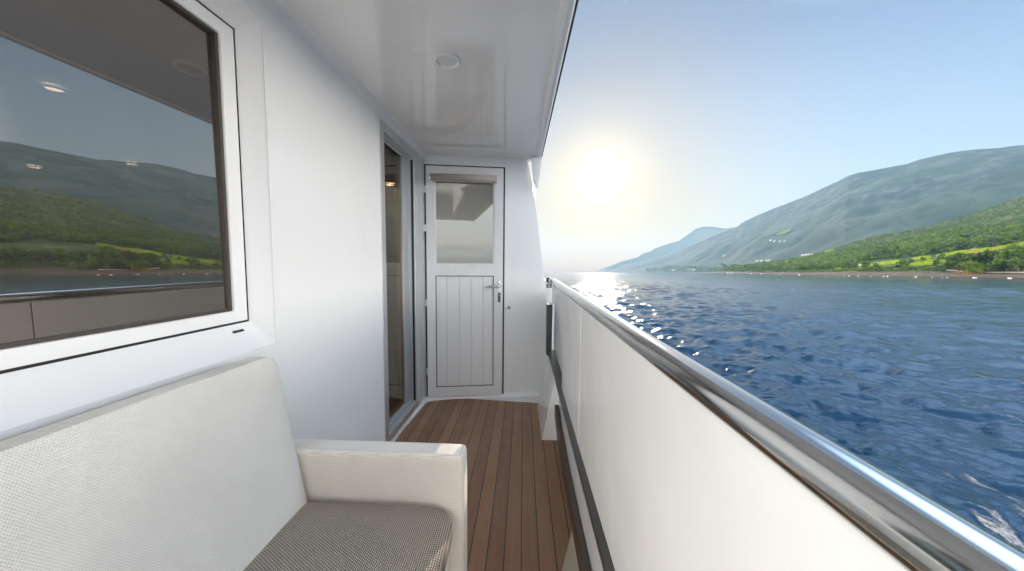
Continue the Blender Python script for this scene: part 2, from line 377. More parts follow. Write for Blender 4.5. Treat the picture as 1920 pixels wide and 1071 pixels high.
# lip standing proud of the wall
lp=.005
mb.plate([wy0-.012,wy0,oy1,oy1+.006],[oz0-.012,oz0,oz1,oz1+.006],[(wy0,oy1,oz0,oz1)],W,.0005,lp)
build(mb,'surround',M['upvc'],win,fix=False)
mb=MB(); P=W
mb.plate([i_[0][0],i_[0][0]+.006,iy1-.006,iy1],[iz0,iz0+.006,iz1-.006,iz1],[(i_[0][0]+.006,iy1-.006,iz0+.006,iz1-.006)],W,GO-.012,GO-.002)
build(mb,'outer_gasket',M['gasket'],win)
s0,s1,z0,z1=i_[0][0]+.006,iy1-.006,iz0+.006,iz1-.006
gs0,gs1,gz0,gz1=s0+.046,s1-.046,z0+.036,z1-.040
mb=MB(); mb.plate([s0,gs0,gs1,s1],[z0,gz0,gz1,z1],[(gs0,gs1,gz0,gz1)],W,GO-.03,GO+.002); sash=build(mb,'sash',M['upvc'],win,bevel=.004)
mb=MB(); mb.plate([gs0,gs0+.010,gs1-.010,gs1],[gz0,gz0+.008,gz1-.008,gz1],[(gs0+.010,gs1-.010,gz0+.008,gz1-.008)],W,GO-.022,GO-.006); build(mb,'glazing_bead',M['spacer'],sash)
tl=lambda a,b,c:W(a,b,c-.006*(b-gz0)/(gz1-gz0))
mb=MB(); mb.box(tl,gs0,gs1,gz0,gz1,GO-.019,GO-.013); build(mb,'pane',M['glass'],sash)
# drain slot lies in the sloping sill
def sill(s,f,o=0):
    a=W(s,oz0,.001); b=W(s,iz0,GO); p=a.lerp(b,f); nrm=Vector((.8,0,.6)); return p+nrm*o
mb=MB(); mb.prism([sill(-.108,.70,.0012),sill(-.070,.70,.0012),sill(-.070,.78,.0012),sill(-.108,.78,.0012)],[sill(-.108,.70,.0022),sill(-.070,.70,.0022),sill(-.070,.78,.0022),sill(-.108,.78,.0022)])
build(mb,'drain_slot',M['dark'],win)

# ---------------------------------------------------------------- sliding door to the bedroom
sl=empty('sliding_door',W(1.2,DK,0),'aluminium framed sliding glass door to the bedroom, left of the white door','sliding door')
mb=MB(); mb.plate([dq0,dq0+.052,dq1-.225,dq1],[-1.128,-1.085,.745,.797],[(dq0+.052,dq1-.225,-1.085,.745)],W,-.07,.006); build(mb,'outer_frame',M['alu'],sl,bevel=.003)
mb=MB()
for (a,o) in ((.012,-.018),(.024,-.028)):
    mb.plate([dq0+.052,dq0+.052+a,dq1-.225-a,dq1-.225],[-1.085,-1.085+a,.745-a*1.4,.745],[(dq0+.052+a,dq1-.225-a,-1.085+a,.745-a*1.4)],W,o-.010,o)
build(mb,'track',M['leaf'],sl,bevel=.001)
mb=MB(); mb.plate([.880,.884,1.247,1.405],[-1.070,-1.040,.722,.732],[(.884,1.247,-1.040,.722)],W,-.062,-.034); lf=build(mb,'leaf_frame',M['leaf'],sl,bevel=.003)
mb=MB(); mb.box(W,1.370,1.376,-1.07,.73,-.030,-.004); build(mb,'seal_strip',M['gasket'],sl)
mb=MB(); mb.box(W,.884,1.247,-1.040,.722,-.052,-.046); build(mb,'pane',M['glass2'],lf)
mb=MB(); mb.box(W,1.47,1.475,-1.08,.74,.006,.009); mb.box(W,1.545,1.552,-1.12,.79,.006,.010); build(mb,'frame_rib',M['leaf'],sl)

# ---------------------------------------------------------------- white door in the bulkhead
dr=empty('cabin_door',E(.33,DK,0),'white half glazed plank door in the bulkhead at the end of the deck','door')
mb=MB(); mb.plate([.001,.016,.648,.660],[-1.158,-1.147,.763,.774],[(.016,.648,-1.147,.763)],E,.0005,.006); build(mb,'door_gasket',M['gasket'],dr)
mb=MB(); mb.plate([.019,.090,.569,.645],[-1.144,-1.066,-.124,-.030,.660,.760],[(.090,.569,-1.066,-.124),(.090,.569,-.030,.660)],E,.001,.026); df_=build(mb,'door_frame',M['door'],dr,bevel=.004)
mb=MB(); mb.plate([.090,.0945,.5645,.569],[-1.066,-1.061,-.129,-.124],[(.0945,.5645,-1.061,-.129)],E,.002,.018); build(mb,'panel_gasket',M['gasket'],dr)
mb=MB(); qs=[.0945,.181,.285,.384,.482,.5645]
for a,b in zip(qs[:-1],qs[1:]): mb.box(E,a+.0015,b-.0015,-1.061,-.129,.004,.016)
mb.box(E,.0945,.5645,-1.061,-.129,.002,.008)
build(mb,'plank_panel',M['door'],dr,bevel=.0025)
mb=MB(); mb.box(E,.098,.561,-.022,.652,.012,.016); build(mb,'pane',M['glass3'],df_)
mb=MB(); mb.plate([.090,.098,.561,.569],[-.030,-.022,.652,.660],[(.098,.561,-.022,.652)],E,.008,.022); build(mb,'glazing_bead',M['upvc'],df_,bevel=.002)
bl=MB(); zc=.668; k=0
a=[];n=14
for i in range(n):
    t=2*math.pi*i/n; a.append((zc+.026*math.sin(t),.045+.020*math.cos(t)))
bl.prism([E(.060,z,o) for z,o in a],[E(.588,z,o) for z,o in a],sm=True)
bl.box(E,.075,.575,.632,.646,.030,.042)
bo=build(bl,'roller_blind',M['blind'],dr,bevel=0)
mb=MB(); mb.box(E,.046,.060,.640,.672,.026,.045); mb.box(E,.588,.597,.640,.672,.026,.045); build(mb,'blind_bracket',M['brass'],bo,bevel=.002)
mb=MB()
mb.lathe(E(.618,-.206,.026),E(0,0,1)-E(0,0,0),[(0,0),(.017,0),(.017,.006),(.014,.009),(0,.009)],20)
mb.tube([E(.618,-.206,.03),E(.618,-.206,.060),E(.610,-.207,.070),E(.590,-.208,.072),E(.500,-.212,.068)],[.009,.009,.0095,.0095,.008],12)
mb.box(E,.606,.630,-.250,-.165,.026,.031)
build(mb,'handle',M['brass'],dr)
mb=MB(); mb.box(E,.604,.626,-.345,-.268,.026,.031); kp=build(mb,'lock_plate',M['darkbar'],dr,bevel=.002)
mb=MB(); mb.lathe(E(.615,-.290,.031),E(0,0,1)-E(0,0,0),[(0,0),(.006,0),(.006,.003),(0,.003)],14); mb.lathe(E(.615,-.325,.031),E(0,0,1)-E(0,0,0),[(0,0),(.005,0),(.005,.002),(0,.002)],14); build(mb,'keyhole',M['brass'],kp)
for z in (.50,.19,-.42,-1.00):
    mb=MB(); mb.box(E,-.012,.022,z+.045,z+.10,.012,.034); mb.box(E,-.052,.006,z-.02,z+.042,.010,.030)
    mb.tube([E(-.006,z-.02,.034),E(-.006,z+.10,.034)],.0075,10)
    mb.box(E,-.062,-.050,z-.015,z+.038,.012,.036)
    build(mb,'hinge',M['alu'],dr,bevel=.0015)
mb=MB(); mb.box(E,.647,.655,.66,.745,.006,.018); mb.box(E,.647,.655,-1.13,-1.06,.006,.018); build(mb,'edge_cover',M['gasket'],dr)
# door stop
mb=MB(); ax=E(0,0,1)-E(0,0,0)
mb.lathe(E(.700,-.392,0),ax,[(0,0),(.013,0),(.013,.004),(.005,.006),(.005,.04),(.009,.044),(.009,.055),(0,.057)],18)
mb.tube([E(.66,-.396,.045),E(.70,-.392,.045)],.0035,8)
build(mb,'door_stop',M['brass'],loc=E(.7,-.392,0),label='small chromed door stop on the white bulkhead right of the door handle',cat='door stop')
# cable staple marks etc are left to the gelcoat

# ---------------------------------------------------------------- ceiling light
cl=empty('ceiling_light',(-.283,1.47,.85),'round white recessed downlight, switched off, in the deck ceiling','ceiling light')
mb=MB(); mb.lathe((-.283,1.47,.8495),(0,0,-1),[(.058,0),(.058,.004),(.054,.009),(.046,.010),(.042,.004),(.042,0)],48); build(mb,'bezel',M['upvc'],cl)
mb=MB(); mb.lathe((-.283,1.47,.8495),(0,0,-1),[(.0415,.003),(.02,.005),(0,.0055)],48); build(mb,'diffuser',M['lampglass'],cl)

# ---------------------------------------------------------------- bulwark and handrail
rx=lambda y,x0=.222:x0+.037*y
def swept(mb,prof,ys,x0=0):
    """prof = [(x at y=0, z)] swept along the rail direction"""
    k=len(mb.v); n=len(prof)
    for y in ys:
        for x,z in prof: mb.v.append((x+.037*y,y,z))
    for i in range(len(ys)-1):
        for j in range(n): mb.f.append((k+i*n+j,k+i*n+(j+1)%n,k+(i+1)*n+(j+1)%n,k+(i+1)*n+j)); mb.sm.append(False)
    mb.f.append(tuple(k+j for j in range(n))[::-1]); mb.f.append(tuple(k+(len(ys)-1)*n+j for j in range(n))); mb.sm+=[False,False]
bw=empty('bulwark',(.24,1,DK),'white panelled bulwark below the steel handrail along the deck edge','bulwark')
def panel(y0,y1,front=False):
    mb=MB()
    if not front:
        pr=[(y0,-.172),(y1,-.172),(y1,-.712),(y0,-.712)]
    else:
        pr=[(y0,-.172),(2.50,-.172),(2.42,-.24),(2.22,-.315),(1.98,-.365),(1.86,-.45),(1.82,-.56),(1.81,-.712),(y0,-.712)]
    mb.prism([(rx(y,.218),y,z) for y,z in pr],[(rx(y,.25),y,z) for y,z in pr]); build(mb,'panel',M['panel'],bw,bevel=.0015)
panel(1.2425,0,True)
panel(-1.10,1.2375); panel(-4,-1.104)
M['seal']=mat('grey_sealant',(.16,.16,.16),.6)
for y in (1.240,-1.102):
    mb=MB(); mb.prism([(rx(y-.0022,.2195),y-.0022,-.173),(rx(y+.0022,.2195),y+.0022,-.173),(rx(y+.0022,.2195),y+.0022,-.71),(rx(y-.0022,.2195),y-.0022,-.71)],[(rx(y-.0022,.249),y-.0022,-.173),(rx(y+.0022,.249),y+.0022,-.173),(rx(y+.0022,.249),y+.0022,-.71),(rx(y-.0022,.249),y-.0022,-.71)])
    build(mb,'joint_sealant',M['seal'],bw)
mb=MB(); pr=[(-4,-.18),(2.46,-.18),(2.68,-.40),(2.68,-1.17),(-4,-1.17)]
mb.prism([(rx(y,.2505),y,z) for y,z in pr],[(rx(y,.275),y,z) for y,z in pr]); build(mb,'outer_skin',M['panel'],bw)
mb=MB(); swept(mb,[(.238,-.74),(.2502,-.74),(.2502,-1.165),(.238,-1.165)],[-4,0,2.1]); build(mb,'lower_panel',M['panel'],bw)
mb=MB(); swept(mb,[(.195,-.7125),(.2498,-.7125),(.2498,-.722),(.236,-.735),(.197,-.735)],[-4,0,1.2,2.62])
mb.prism([(rx(2.55,.182),2.55,-.735),(rx(2.55,.222),2.55,-.735),(rx(2.66,.222),2.66,-.735),(rx(2.66,.182),2.66,-.735)],[(rx(2.55,.182),2.55,-.335),(rx(2.55,.225),2.55,-.335),(rx(2.66,.225),2.66,-.335),(rx(2.66,.182),2.66,-.335)])
build(mb,'flat_bar',M['darkbar'],bw,bevel=.002)
mb=MB(); k=0; n=4
for y,dz in ((-4,0),(0,0),(1.2,0),(1.6,.01),(1.9,.04),(2.2,.12),(2.45,.22),(2.6,.30)):
    for x,z in ((.208,-1.02),(.234,-1.02),(.234,-1.10),(.208,-1.10)): mb.v.append((rx(y,x),y,z+dz))
for i in range(7):
    for j in range(n): mb.f.append((i*n+j,i*n+(j+1)%n,(i+1)*n+(j+1)%n,(i+1)*n+j)); mb.sm.append(False)
mb.f+= [(3,2,1,0),(28,29,30,31)]; mb.sm+=[False,False]
build(mb,'toe_bar',M['woodbar'],bw,bevel=.003)
mb=MB(); mb.prism([(.205,2.09,DK-.003),(.318,2.09,DK-.003),(.312,2.09,-.74),(.286,2.09,-.74)],[(.215,2.60,DK-.003),(.345,2.60,DK-.003),(.335,2.60,-.74),(.300,2.60,-.74)]); build(mb,'foot_bracket',M['wall'],bw,bevel=.006)
mb=MB(); mb.prism([(rx(2.60,.23),2.60,-.335),(rx(2.60,.262),2.60,-.335),(rx(2.60,.262),2.60,-.19),(rx(2.60,.23),2.60,-.19)],[(rx(2.70,.23),2.70,-.335),(rx(2.70,.262),2.70,-.335),(rx(2.70,.262),2.70,-.19),(rx(2.70,.23),2.70,-.19)]); build(mb,'corner_block',M['wall'],bw,bevel=.004)
hr=empty('handrail',(.24,1,-.172),'polished stainless steel tube handrail on top of the white bulwark','handrail')
ys=[-4,-2,-1,-.5,0,.25,.5,.75,1,1.25,1.5,1.75,2,2.25,2.45]
mb=MB(); mb.tube([(rx(y),y,-.1495) for y in ys]+[(rx(2.52)-.002,2.52,-.149),(rx(2.56)-.010,2.57,-.148),(rx(2.6)-.025,2.60,-.147)],.0208,44); build(mb,'tube',M['steel'],hr)
mb=MB(); mb.lathe((rx(2.6)-.024,2.60,-.147),(-.6,1,0),[(.0,-.012),(.021,-.010),(.024,0),(.021,.014),(0,.016)],20); mb.box(ident,.275,.315,2.585,2.625,-.205,-.172); build(mb,'end_bracket',M['darkbar'],hr)
mb=MB(); mb.box(ident,.283,.300,2.575,2.585,-.198,-.180);  build(mb,'bracket_plate',M['steel'],hr,bevel=.002)
# hull below the deck edge
mb=MB(); swept(mb,[(.2755,-.25),(.31,-.25),(.42,-1.6),(.40,-4.9),(.2,-4.9),(.2755,-1.3)],[-8,0,4,9]); build(mb,'hull_side',M['panel'],kind='structure')

# ---------------------------------------------------------------- sofa
th=.045
def S(a,b,z): return Vector((-.80+a+b*th*1.0, b-a*th, z))     # a = out from the wall, b = along the deck
sofa=empty('sofa',(-.45,.2,DK),'cream fabric sofa with taupe woven seat cushion under the cabin window','sofa')
def rake(p,nn):   # backrest front leans
    if nn[0]>0: p[0]-= .05*nn[2]*nn[0]
    return p
mb=MB(); mb.cushion(S,.012,.142,-1.0,.930,-.735,-.270,.036,(.008,.006,.005),26,rake); build(mb,'backrest',M['back'],sofa)
mb=MB(); mb.cushion(S,.06,.622,.935,1.010,-1.15,-.560,.014,(.002,.003,.003),20); build(mb,'armrest',M['arm'],sofa)
def soften(p,nn):
    # the front top edge rolls down and the corners pull in
    f=max(0,nn[0]-.55)/.45; p[2]-= .020*f*f*(nn[2]>0)
    c=max(0,abs(nn[1])-.85)/.15; p[2]-=.012*c*c*(nn[2]>0); p[0]-=.010*c*c*max(0,nn[0])
    return p
mb=MB(); mb.cushion(S,.125,.598,.30,.930,-.800,-.690,.026,(.006,.004,.010),26,soften); build(mb,'seat_cushion',M['seat'],sofa)
mb=MB(); mb.cushion(S,.125,.598,-.40,.290,-.800,-.690,.026,(.006,.004,.010),16,soften); build(mb,'seat_cushion',M['seat'],sofa)
mb=MB(); mb.cushion(S,.05,.588,-1.0,.932,-1.13,-.806,.012,(.002,.0,.0),12); build(mb,'base',M['arm'],sofa)
mb=MB(); mb.box(S,.10,.58,-.9,.98,DK,-1.135); build(mb,'plinth',M['dark'],sofa)

# ---------------------------------------------------------------- cabin interior (seen through the glass)
M['room']=mat('brown_wall_panel',(.20,.155,.125),.55); M['roomc']=mat('cream_lining',(.62,.56,.50),.6)
M['linen']=mat('white_linen',(.80,.78,.74),.8); M['carpet']=mat('grey_carpet',(.26,.24,.21),.9); M['bedbase']=mat('walnut_bed_base',(.14,.105,.075),.5)
def room(x0,x1,y0,y1,z0,z1,name,m,mf):
    mb=MB(); t=.03
    mb.box(ident,x0,x0+t,y0,y1,z0,z1)
    mb.box(ident,x0+t,x1,y0,y0+t,z0,z1); mb.box(ident,x0+t,x1,y1-t,y1,z0,z1)
    build(mb,name,m,kind='structure')
    mb=MB(); mb.box(ident,x0+t,x1,y0+t,y1-t,z1-.03,z1-.005); build(mb,name.replace('wall','ceiling'),M['roomc'],kind='structure')
    mb=MB(); mb.box(ident,x0+t,x1,y0+t,y1-t,z0+.003,z0+.02); build(mb,name.replace('wall','floor'),mf,kind='structure')
room(-1.72,-.865,1.80,5.0,DK,.845,'bedroom_wall',M['room'],M['carpet'])
mb=MB(); mb.box(ident,-.862,-.79,2.80,5.0,DK,.845); build(mb,'bedroom_side_wall',M['room'],kind='structure')
mb=MB(); mb.box(ident,-1.685,-1.60,1.84,4.96,.60,.81); mb.box(ident,-1.60,-.90,4.85,4.96,.60,.81); build(mb,'cornice',M['roomc'],kind='structure',bevel=.01)
bed=empty('bed',(-1.3,3.6,DK),'low bed with white linen on a brown base seen through the sliding door','bed')
mb=MB(); mb.box(ident,-1.67,-1.00,2.95,4.7,-1.145,-.82); build(mb,'bed_base',M['bedbase'],bed,bevel=.01)
mb=MB(); mb.cushion(ident,-1.68,-.97,2.92,4.7,-.815,-.56,.05,(.01,.01,.01),12); build(mb,'mattress',M['linen'],bed)
mb=MB(); mb.box(ident,-1.67,-.95,4.72,4.82,-1.145,.05); build(mb,'headboard',M['room'],bed,bevel=.01)
def pil(name,cx,cy,cz,w,h,t,rz,rx_,lab):
    Rm=Matrix.Rotation(rz,3,'Z')@Matrix.Rotation(rx_,3,'X')
    def PP(a,b,c): return Vector((cx,cy,cz))+Rm@Vector((a,b,c))
    def fn(p,nn):
        e=max(abs(nn[0]),abs(nn[2])); k=math.sqrt(max(0,1-e**2.6)); p[1]*=.12+.95*k
        n=noise.noise(Vector((nn[0]*2.2+cx*9,nn[2]*2.2,nn[1])))*.02; p[1]+=n
        c=abs(nn[0]*nn[2]); p[0]*=1+.06*c; p[2]*=1+.06*c
        return p
    mb=MB(); mb.cushion(PP,-w/2,w/2,-t/2,t/2,-h/2,h/2,.01,(0,0,0),16,fn)
    build(mb,name,M['linen'],loc=(cx,cy,cz-h/2),label=lab,cat='pillow')
pil('pillow',-1.20,3.42,-.33,.56,.44,.20,.5,-.35,'white pillow leaning upright on the bed nearest the sliding door')
pil('pillow',-1.40,3.75,-.26,.56,.46,.20,.3,-.25,'white pillow standing behind the front pillow on the bed')
mb=MB(); mb.lathe((-1.62,4.0,.30),(0,0,1),[(.11,-.12),(.07,.06)],24); 
lm=empty('reading_lamp',(-1.62,4.0,.0),'small bedside wall lamp with pale shade on the brown bedroom wall','lamp')
build(mb,'lamp_shade',M['linen'],lm,fix=False)
mb=MB(); mb.tube([(-1.69,4.0,.05),(-1.62,4.0,.05),(-1.62,4.0,.2)],.008,8); build(mb,'lamp_stem',M['brass'],lm)
def spot(x,y,z,r,lab,ax=(0,0,-1)):
    e=empty('recessed_spotlight',(x,y,z),lab,'spotlight','lit spotlights inside the cabin')
    mb=MB(); mb.lathe((x,y,z),ax,[(r*1.5,0),(r*1.5,.006),(r,.008)],20); build(mb,'bezel',M['brass'],e)
    mb=MB(); mb.lathe((x,y,z),ax,[(r,.004),(0,.005)],20); build(mb,'lens',M['lamplit'],e)
room(-6.3,-1.76,-1.2,4.9,DK,.845,'saloon_wall',M['room'],M['carpet'])
mb=MB(); mb.box(ident,-1.76,-.92,1.70,1.76,DK,.80); mb.box(ident,-6.3,-.90,-1.30,-1.24,DK,.849); build(mb,'saloon_partition',M['room'],kind='structure')
mb=MB(); mb.box(ident,-1.76,-1.0,-1.2,1.70,.815,.84); build(mb,'saloon_inner_ceiling',M['roomc'],kind='structure')
mb=MB(); mb.box(ident,-1.76,-.93,-1.2,1.70,DK+.002,DK+.02); build(mb,'saloon_inner_floor',M['carpet'],kind='structure')
spot(-2.195,1.645,.806,.030,'lit ceiling spotlight seen high in the cabin window against the sky reflection')
spot(-4.285,3.03,.806,.036,'lit ceiling spotlight deep in the cabin, leftmost of the two small ones in the window')
spot(-3.26,2.90,.806,.036,'lit ceiling spotlight deep in the cabin, rightmost bright spot in the window')
spot(-1.30,3.6,.806,.03,'small lit ceiling spotlight seen through the sliding door glass')

# ================================================================ SEA, LAND (world frame, camera at origin, sea level -4.5)
SEA=-4.5
def elr(u,v):   # photo measurements -> azimuth (rad) and tangent of the elevation
    x=(u-960)/F; return math.atan(x), (511-v)/F*math.cos(math.atan(x))
def sea_mesh():
    fine=np.arange(-3,68,.22); coarse=np.concatenate([np.arange(68.5,100,1.0),np.arange(102,357,5.0)]); az=np.radians(np.concatenate([fine,coarse]))
    r=[1.6]
    while r[-1]<3000: r.append(r[-1]+min(max(.045,r[-1]**2/3600),.0072*r[-1]+.02))
    while r[-1]<8900: r.append(r[-1]*1.06)
    r=np.array(r); A,Rr=np.meshgrid(az,r); X=np.sin(A)*Rr; Y=np.cos(A)*Rr; Z=np.zeros_like(X)
    cell=np.maximum(np.minimum(np.maximum(.045,Rr**2/3600),.0072*Rr+.02),.0045*Rr)
    for i in range(150):
        lam=.35*(6.5/.35)**npr.random(); k=2*math.pi/lam
        th=R(205)+npr.normal()*.8; ph=npr.random()*6.283
        amp=.0066*lam**.85
        att=np.clip(lam/(2.6*cell)-.6,0,1)
        t=k*(X*math.sin(th)+Y*math.cos(th))+ph
        Z+=att*amp*(np.sin(t)+.22*np.sin(2*t+.6))
    # grouping of chop into streaks and patches
    Z*= .8+.35*np.sin(X*.045+Y*.021+1)*np.sin(Y*.05-X*.013)
    Z+=SEA
    nR,nA=Z.shape; co=np.stack([X,Y,Z],-1).reshape(-1,3)
    i=np.arange(nR-1)[:,None]*nA; j=np.arange(nA)[None,:]; jn=(j+1)%nA
    f=np.stack([i+j,i+nA+j,i+nA+jn,i+jn],-1).reshape(-1,4)[:,::-1]
    me=bpy.data.meshes.new('sea'); me.vertices.add(len(co)); me.vertices.foreach_set('co',co.ravel())
    me.loops.add(f.size); me.loops.foreach_set('vertex_index',f.ravel().astype(np.int32))
    me.polygons.add(len(f)); me.polygons.foreach_set('loop_start',np.arange(0,f.size,4,dtype=np.int32)); me.polygons.foreach_set('use_smooth',np.ones(len(f),bool))
    me.update(calc_edges=True); me.validate()
    m=mat('sea_water',(.004,.030,.075),.075,ior=1.333); g=G(m); t=g.n('ShaderNodeTexCoord').outputs['Object']
    mp=g.n('ShaderNodeMapping',{0:t,'Rotation':(0,0,-.34),'Scale':(2.4,1,1)},vector_type='TEXTURE').outputs[0]
    n1=g.noise(mp,1.6,4,.6,dist=.15); n2=g.noise(mp,6.5,4,.6,dist=.1); n3=g.noise(mp,.5,3,.5)
    h=g.math('ADD',g.math('MULTIPLY',n1,.40),g.math('ADD',g.math('MULTIPLY',n2,.10),g.math('MULTIPLY',n3,.7)))
    g.bump(h,1.0,.20)
    c=g.mix(g.mr(g.noise(t,.02,4),.35,.7,0,1),(.002,.022,.055),(.003,.034,.078)); g.set('Base Color',c)
    me.materials.append(m); o=bpy.data.objects.new('sea',me); col.objects.link(o); o['kind']='structure'
sea_mesh()

def tab(pts): xs=[p[0] for p in pts]; ys=[p[1] for p in pts]; return lambda x: float(np.interp(x,xs,ys))
def ridge(px,ext): 
    p=[]
    for u,v in px:
        a,e=elr(u,v); p.append((math.degrees(a),e))
    for a,deg in ext: p.append((a,math.tan(R(deg))))
    return tab(p)
def fbm(x,y,z,o=5): return noise.fractal(Vector((x,y,z)),1.0,2.0,o)
class Hill:
    def __init__(s,rd,rs,rr,p,nz,nsc,azs,rows):
        s.rd,s.rs,s.rr,s.p,s.nz,s.nsc,s.azs,s.rows=rd,rs,rr,p,nz,nsc,azs,rows
    def pt(s,az,t,noisy=True):
        r0,r1=s.rs(az),s.rr(az); r=r0+(r1-r0)*t; H=r1*s.rd(az)-SEA; a=R(az); x,y=math.sin(a)*r,math.cos(a)*r
        tt=min(t,1); z=SEA+H*(tt**s.p) if t<=1 else SEA+H*max(0,1-(t-1)*1.3)
        if noisy:
            k=H*s.nz*min(1,t*2.5)*(1 if t>1 else (1-tt)**.5*.9+.06)
            z+=k*fbm(x*s.nsc,y*s.nsc,3.1)
        if t<.03: z=min(z,SEA+ (t/.03)*H*.05+ (.0 if t>0 else -1.5))
        return Vector((x,y,z))
    def at(s,az,e):
        """surface point seen from the deck at azimuth az and tangent of elevation e"""
        lo,hi=0,1
        for _ in range(30):
            m=(lo+hi)/2; q=s.pt(az,m,False)
            if q.z/math.hypot(q.x,q.y)<e: lo=m
            else: hi=m
        return s.pt(az,lo), lo
    def mesh(s,name,m):
        ts=[i/s.rows for i in range(s.rows+1)]; ts=[t**1.25 for t in ts]+[1.1,1.3,1.77]
        ts=[0,.004,.010,.018]+[t for t in ts if t>.02]
        V=[s.pt(a,t) for a in s.azs for t in ts]; n=len(ts); F_=[]
        for i in range(len(s.azs)-1):
            for j in range(n-1): F_.append((i*n+j,i*n+n+j,i*n+n+j+1,i*n+j+1))
        me=bpy.data.meshes.new(name); me.from_pydata([tuple(v) for v in V],[],[f[::-1] for f in F_]); me.polygons.foreach_set('use_smooth',[True]*len(F_)); me.materials.append(m)
        o=bpy.data.objects.new(name,me); col.objects.link(o); o['kind']='structure'; return o
far_px=[(1060,511),(1109,510.5),(1150,496.7),(1166,490),(1195,482.8),(1205,475.7),(1221,471),(1226,466.6),(1258,455.6),(1271,452.7),(1294,436.5),(1302,430),(1312,427),(1323,425.5),(1341,427),(1357,429.5),(1375,427),(1420,424)]
mtn_px=[(1120,511),(1140,509.7),(1171,496.7),(1200,491),(1237,482),(1276,469),(1305,456),(1341,440.4),(1367,431),(1381,424.7),(1388,418),(1420,403),(1446,392),(1472,383),(1500,372.5),(1539,353),(1552,347),(1565,341),(1584,330.5),(1603,325),(1623,322),(1655,316),(1690,310),(1714,301.7),(1745,295),(1776,289),(1820,284),(1862,281),(1890,277),(1920,275)]
near_px=[(1290,511),(1320,511),(1340,509.5),(1360,506),(1420,495),(1500,483),(1544,472.7),(1572,463),(1598,454),(1631,446),(1675,437.7),(1719,430),(1762,418),(1795,409),(1828,398),(1872,383),(1898,373),(1920,366.6)]
M['far']=mat('far_ridge_scrub',(.07,.09,.07),.95,spec=.1)
m=mat('mountain_scrub',(.08,.1,.07),.95,spec=.1); g=G(m); t=g.n('ShaderNodeTexCoord').outputs['Object']
nA=g.noise(t,.004,8,.65); nB=g.noise(g.n('ShaderNodeMapping',{0:t,'Scale':(1,1,1.6)}).outputs[0],.009,9,.72,dist=.6); zz=g.n('ShaderNodeSeparateXYZ',{0:t}).outputs['Z']
rock=g.math('MULTIPLY',g.mr(nB,.48,.66,0,1),g.mr(zz,60,500,.10,.75))
c=g.mix(g.mr(nA,.35,.65,0,1),(.012,.028,.018),(.034,.058,.032)); c=g.mix(rock,c,(.100,.108,.10)); g.set('Base Color',c)
g.bump(nB,.8,16); M['mtn']=m
m=mat('coast_hill_ground',(.08,.1,.05),.95,spec=.1); g=G(m); t=g.n('ShaderNodeTexCoord').outputs['Object']
nA=g.noise(t,.02,8,.7); nB=g.noise(t,.12,6,.7); zz=g.n('ShaderNodeSeparateXYZ',{0:t}).outputs['Z']
terr=g.noise(g.n('ShaderNodeMapping',{0:t,'Scale':(.35,.35,5)}).outputs[0],.05,5,.6)
c=g.mix(g.mr(nA,.38,.62,0,1),(.026,.048,.012),(.080,.115,.026)); c=g.mix(g.mr(terr,.52,.66,0,.7),c,(.20,.19,.075)); c=g.mix(g.mr(nB,.45,.62,0,.75),c,(.028,.042,.016))
hh=g.math('ADD',zz,g.math('MULTIPLY',g.math('SUBTRACT',g.noise(t,.05,4),.5),7.0))
rk=g.mr(hh,-.2,1.2,1,0); rc=g.mix(g.mr(nB,.35,.6,0,1),(.060,.042,.030),(.15,.11,.078)); rc=g.mix(g.mr(g.noise(t,.6,4),.5,.62,0,.8),rc,(.05,.04,.033))
rc=g.mix(g.mr(zz,-4.2,-3.2,.85,0),rc,(.035,.028,.022))
c=g.mix(rk,c,rc); g.set('Base Color',c); g.bump(g.math('ADD',nB,g.noise(t,.5,5)),1,2.0); M['hill']=m
def arange(a,b,s): return list(np.arange(a,b,s))
FAR=Hill(ridge(far_px,[(45,5),(60,3)]),tab([(8,6600),(14,6600),(60,6200)]),tab([(8,7300),(60,7100)]),1.25,.05,.0006,arange(9,50,.25),16)
MTN=Hill(ridge(mtn_px,[(62,11.9),(66,11.4),(71,8),(76,4.5),(82,1.5),(88,.2),(120,.1)]),tab([(14,5600),(20,4900),(30,3600),(36,2700),(45,1900),(57,1500),(90,1400),(120,1600)]),tab([(14,6600),(24,6200),(30,5200),(45,4100),(57,3600),(90,3200),(120,3200)]),1.25,.15,.0015,arange(14.2,61,.12)+arange(61,92,.5),60)
NEAR=Hill(ridge(near_px,[(60,7.6),(65,8.0),(70,6.0),(75,3.0),(80,.9),(86,.1),(120,.05)]),tab([(28,2900),(30.1,2600),(32,2350),(36.6,1155),(41,740),(46,590),(51,500),(57.1,428),(66,400),(90,380),(120,470)]),tab([(28,3000),(32,2600),(36.6,1800),(41,1450),(50,1350),(57,1400),(90,1300),(120,1400)]),1.30,.05,.006,arange(28.5,66,.08)+arange(66,88,.4),90)
FAR.mesh('far_ridge',M['far']); MTN.mesh('mountain',M['mtn']); NEAR.mesh('coast_hill',M['hill'])
sb=MB(); sb.v=[]
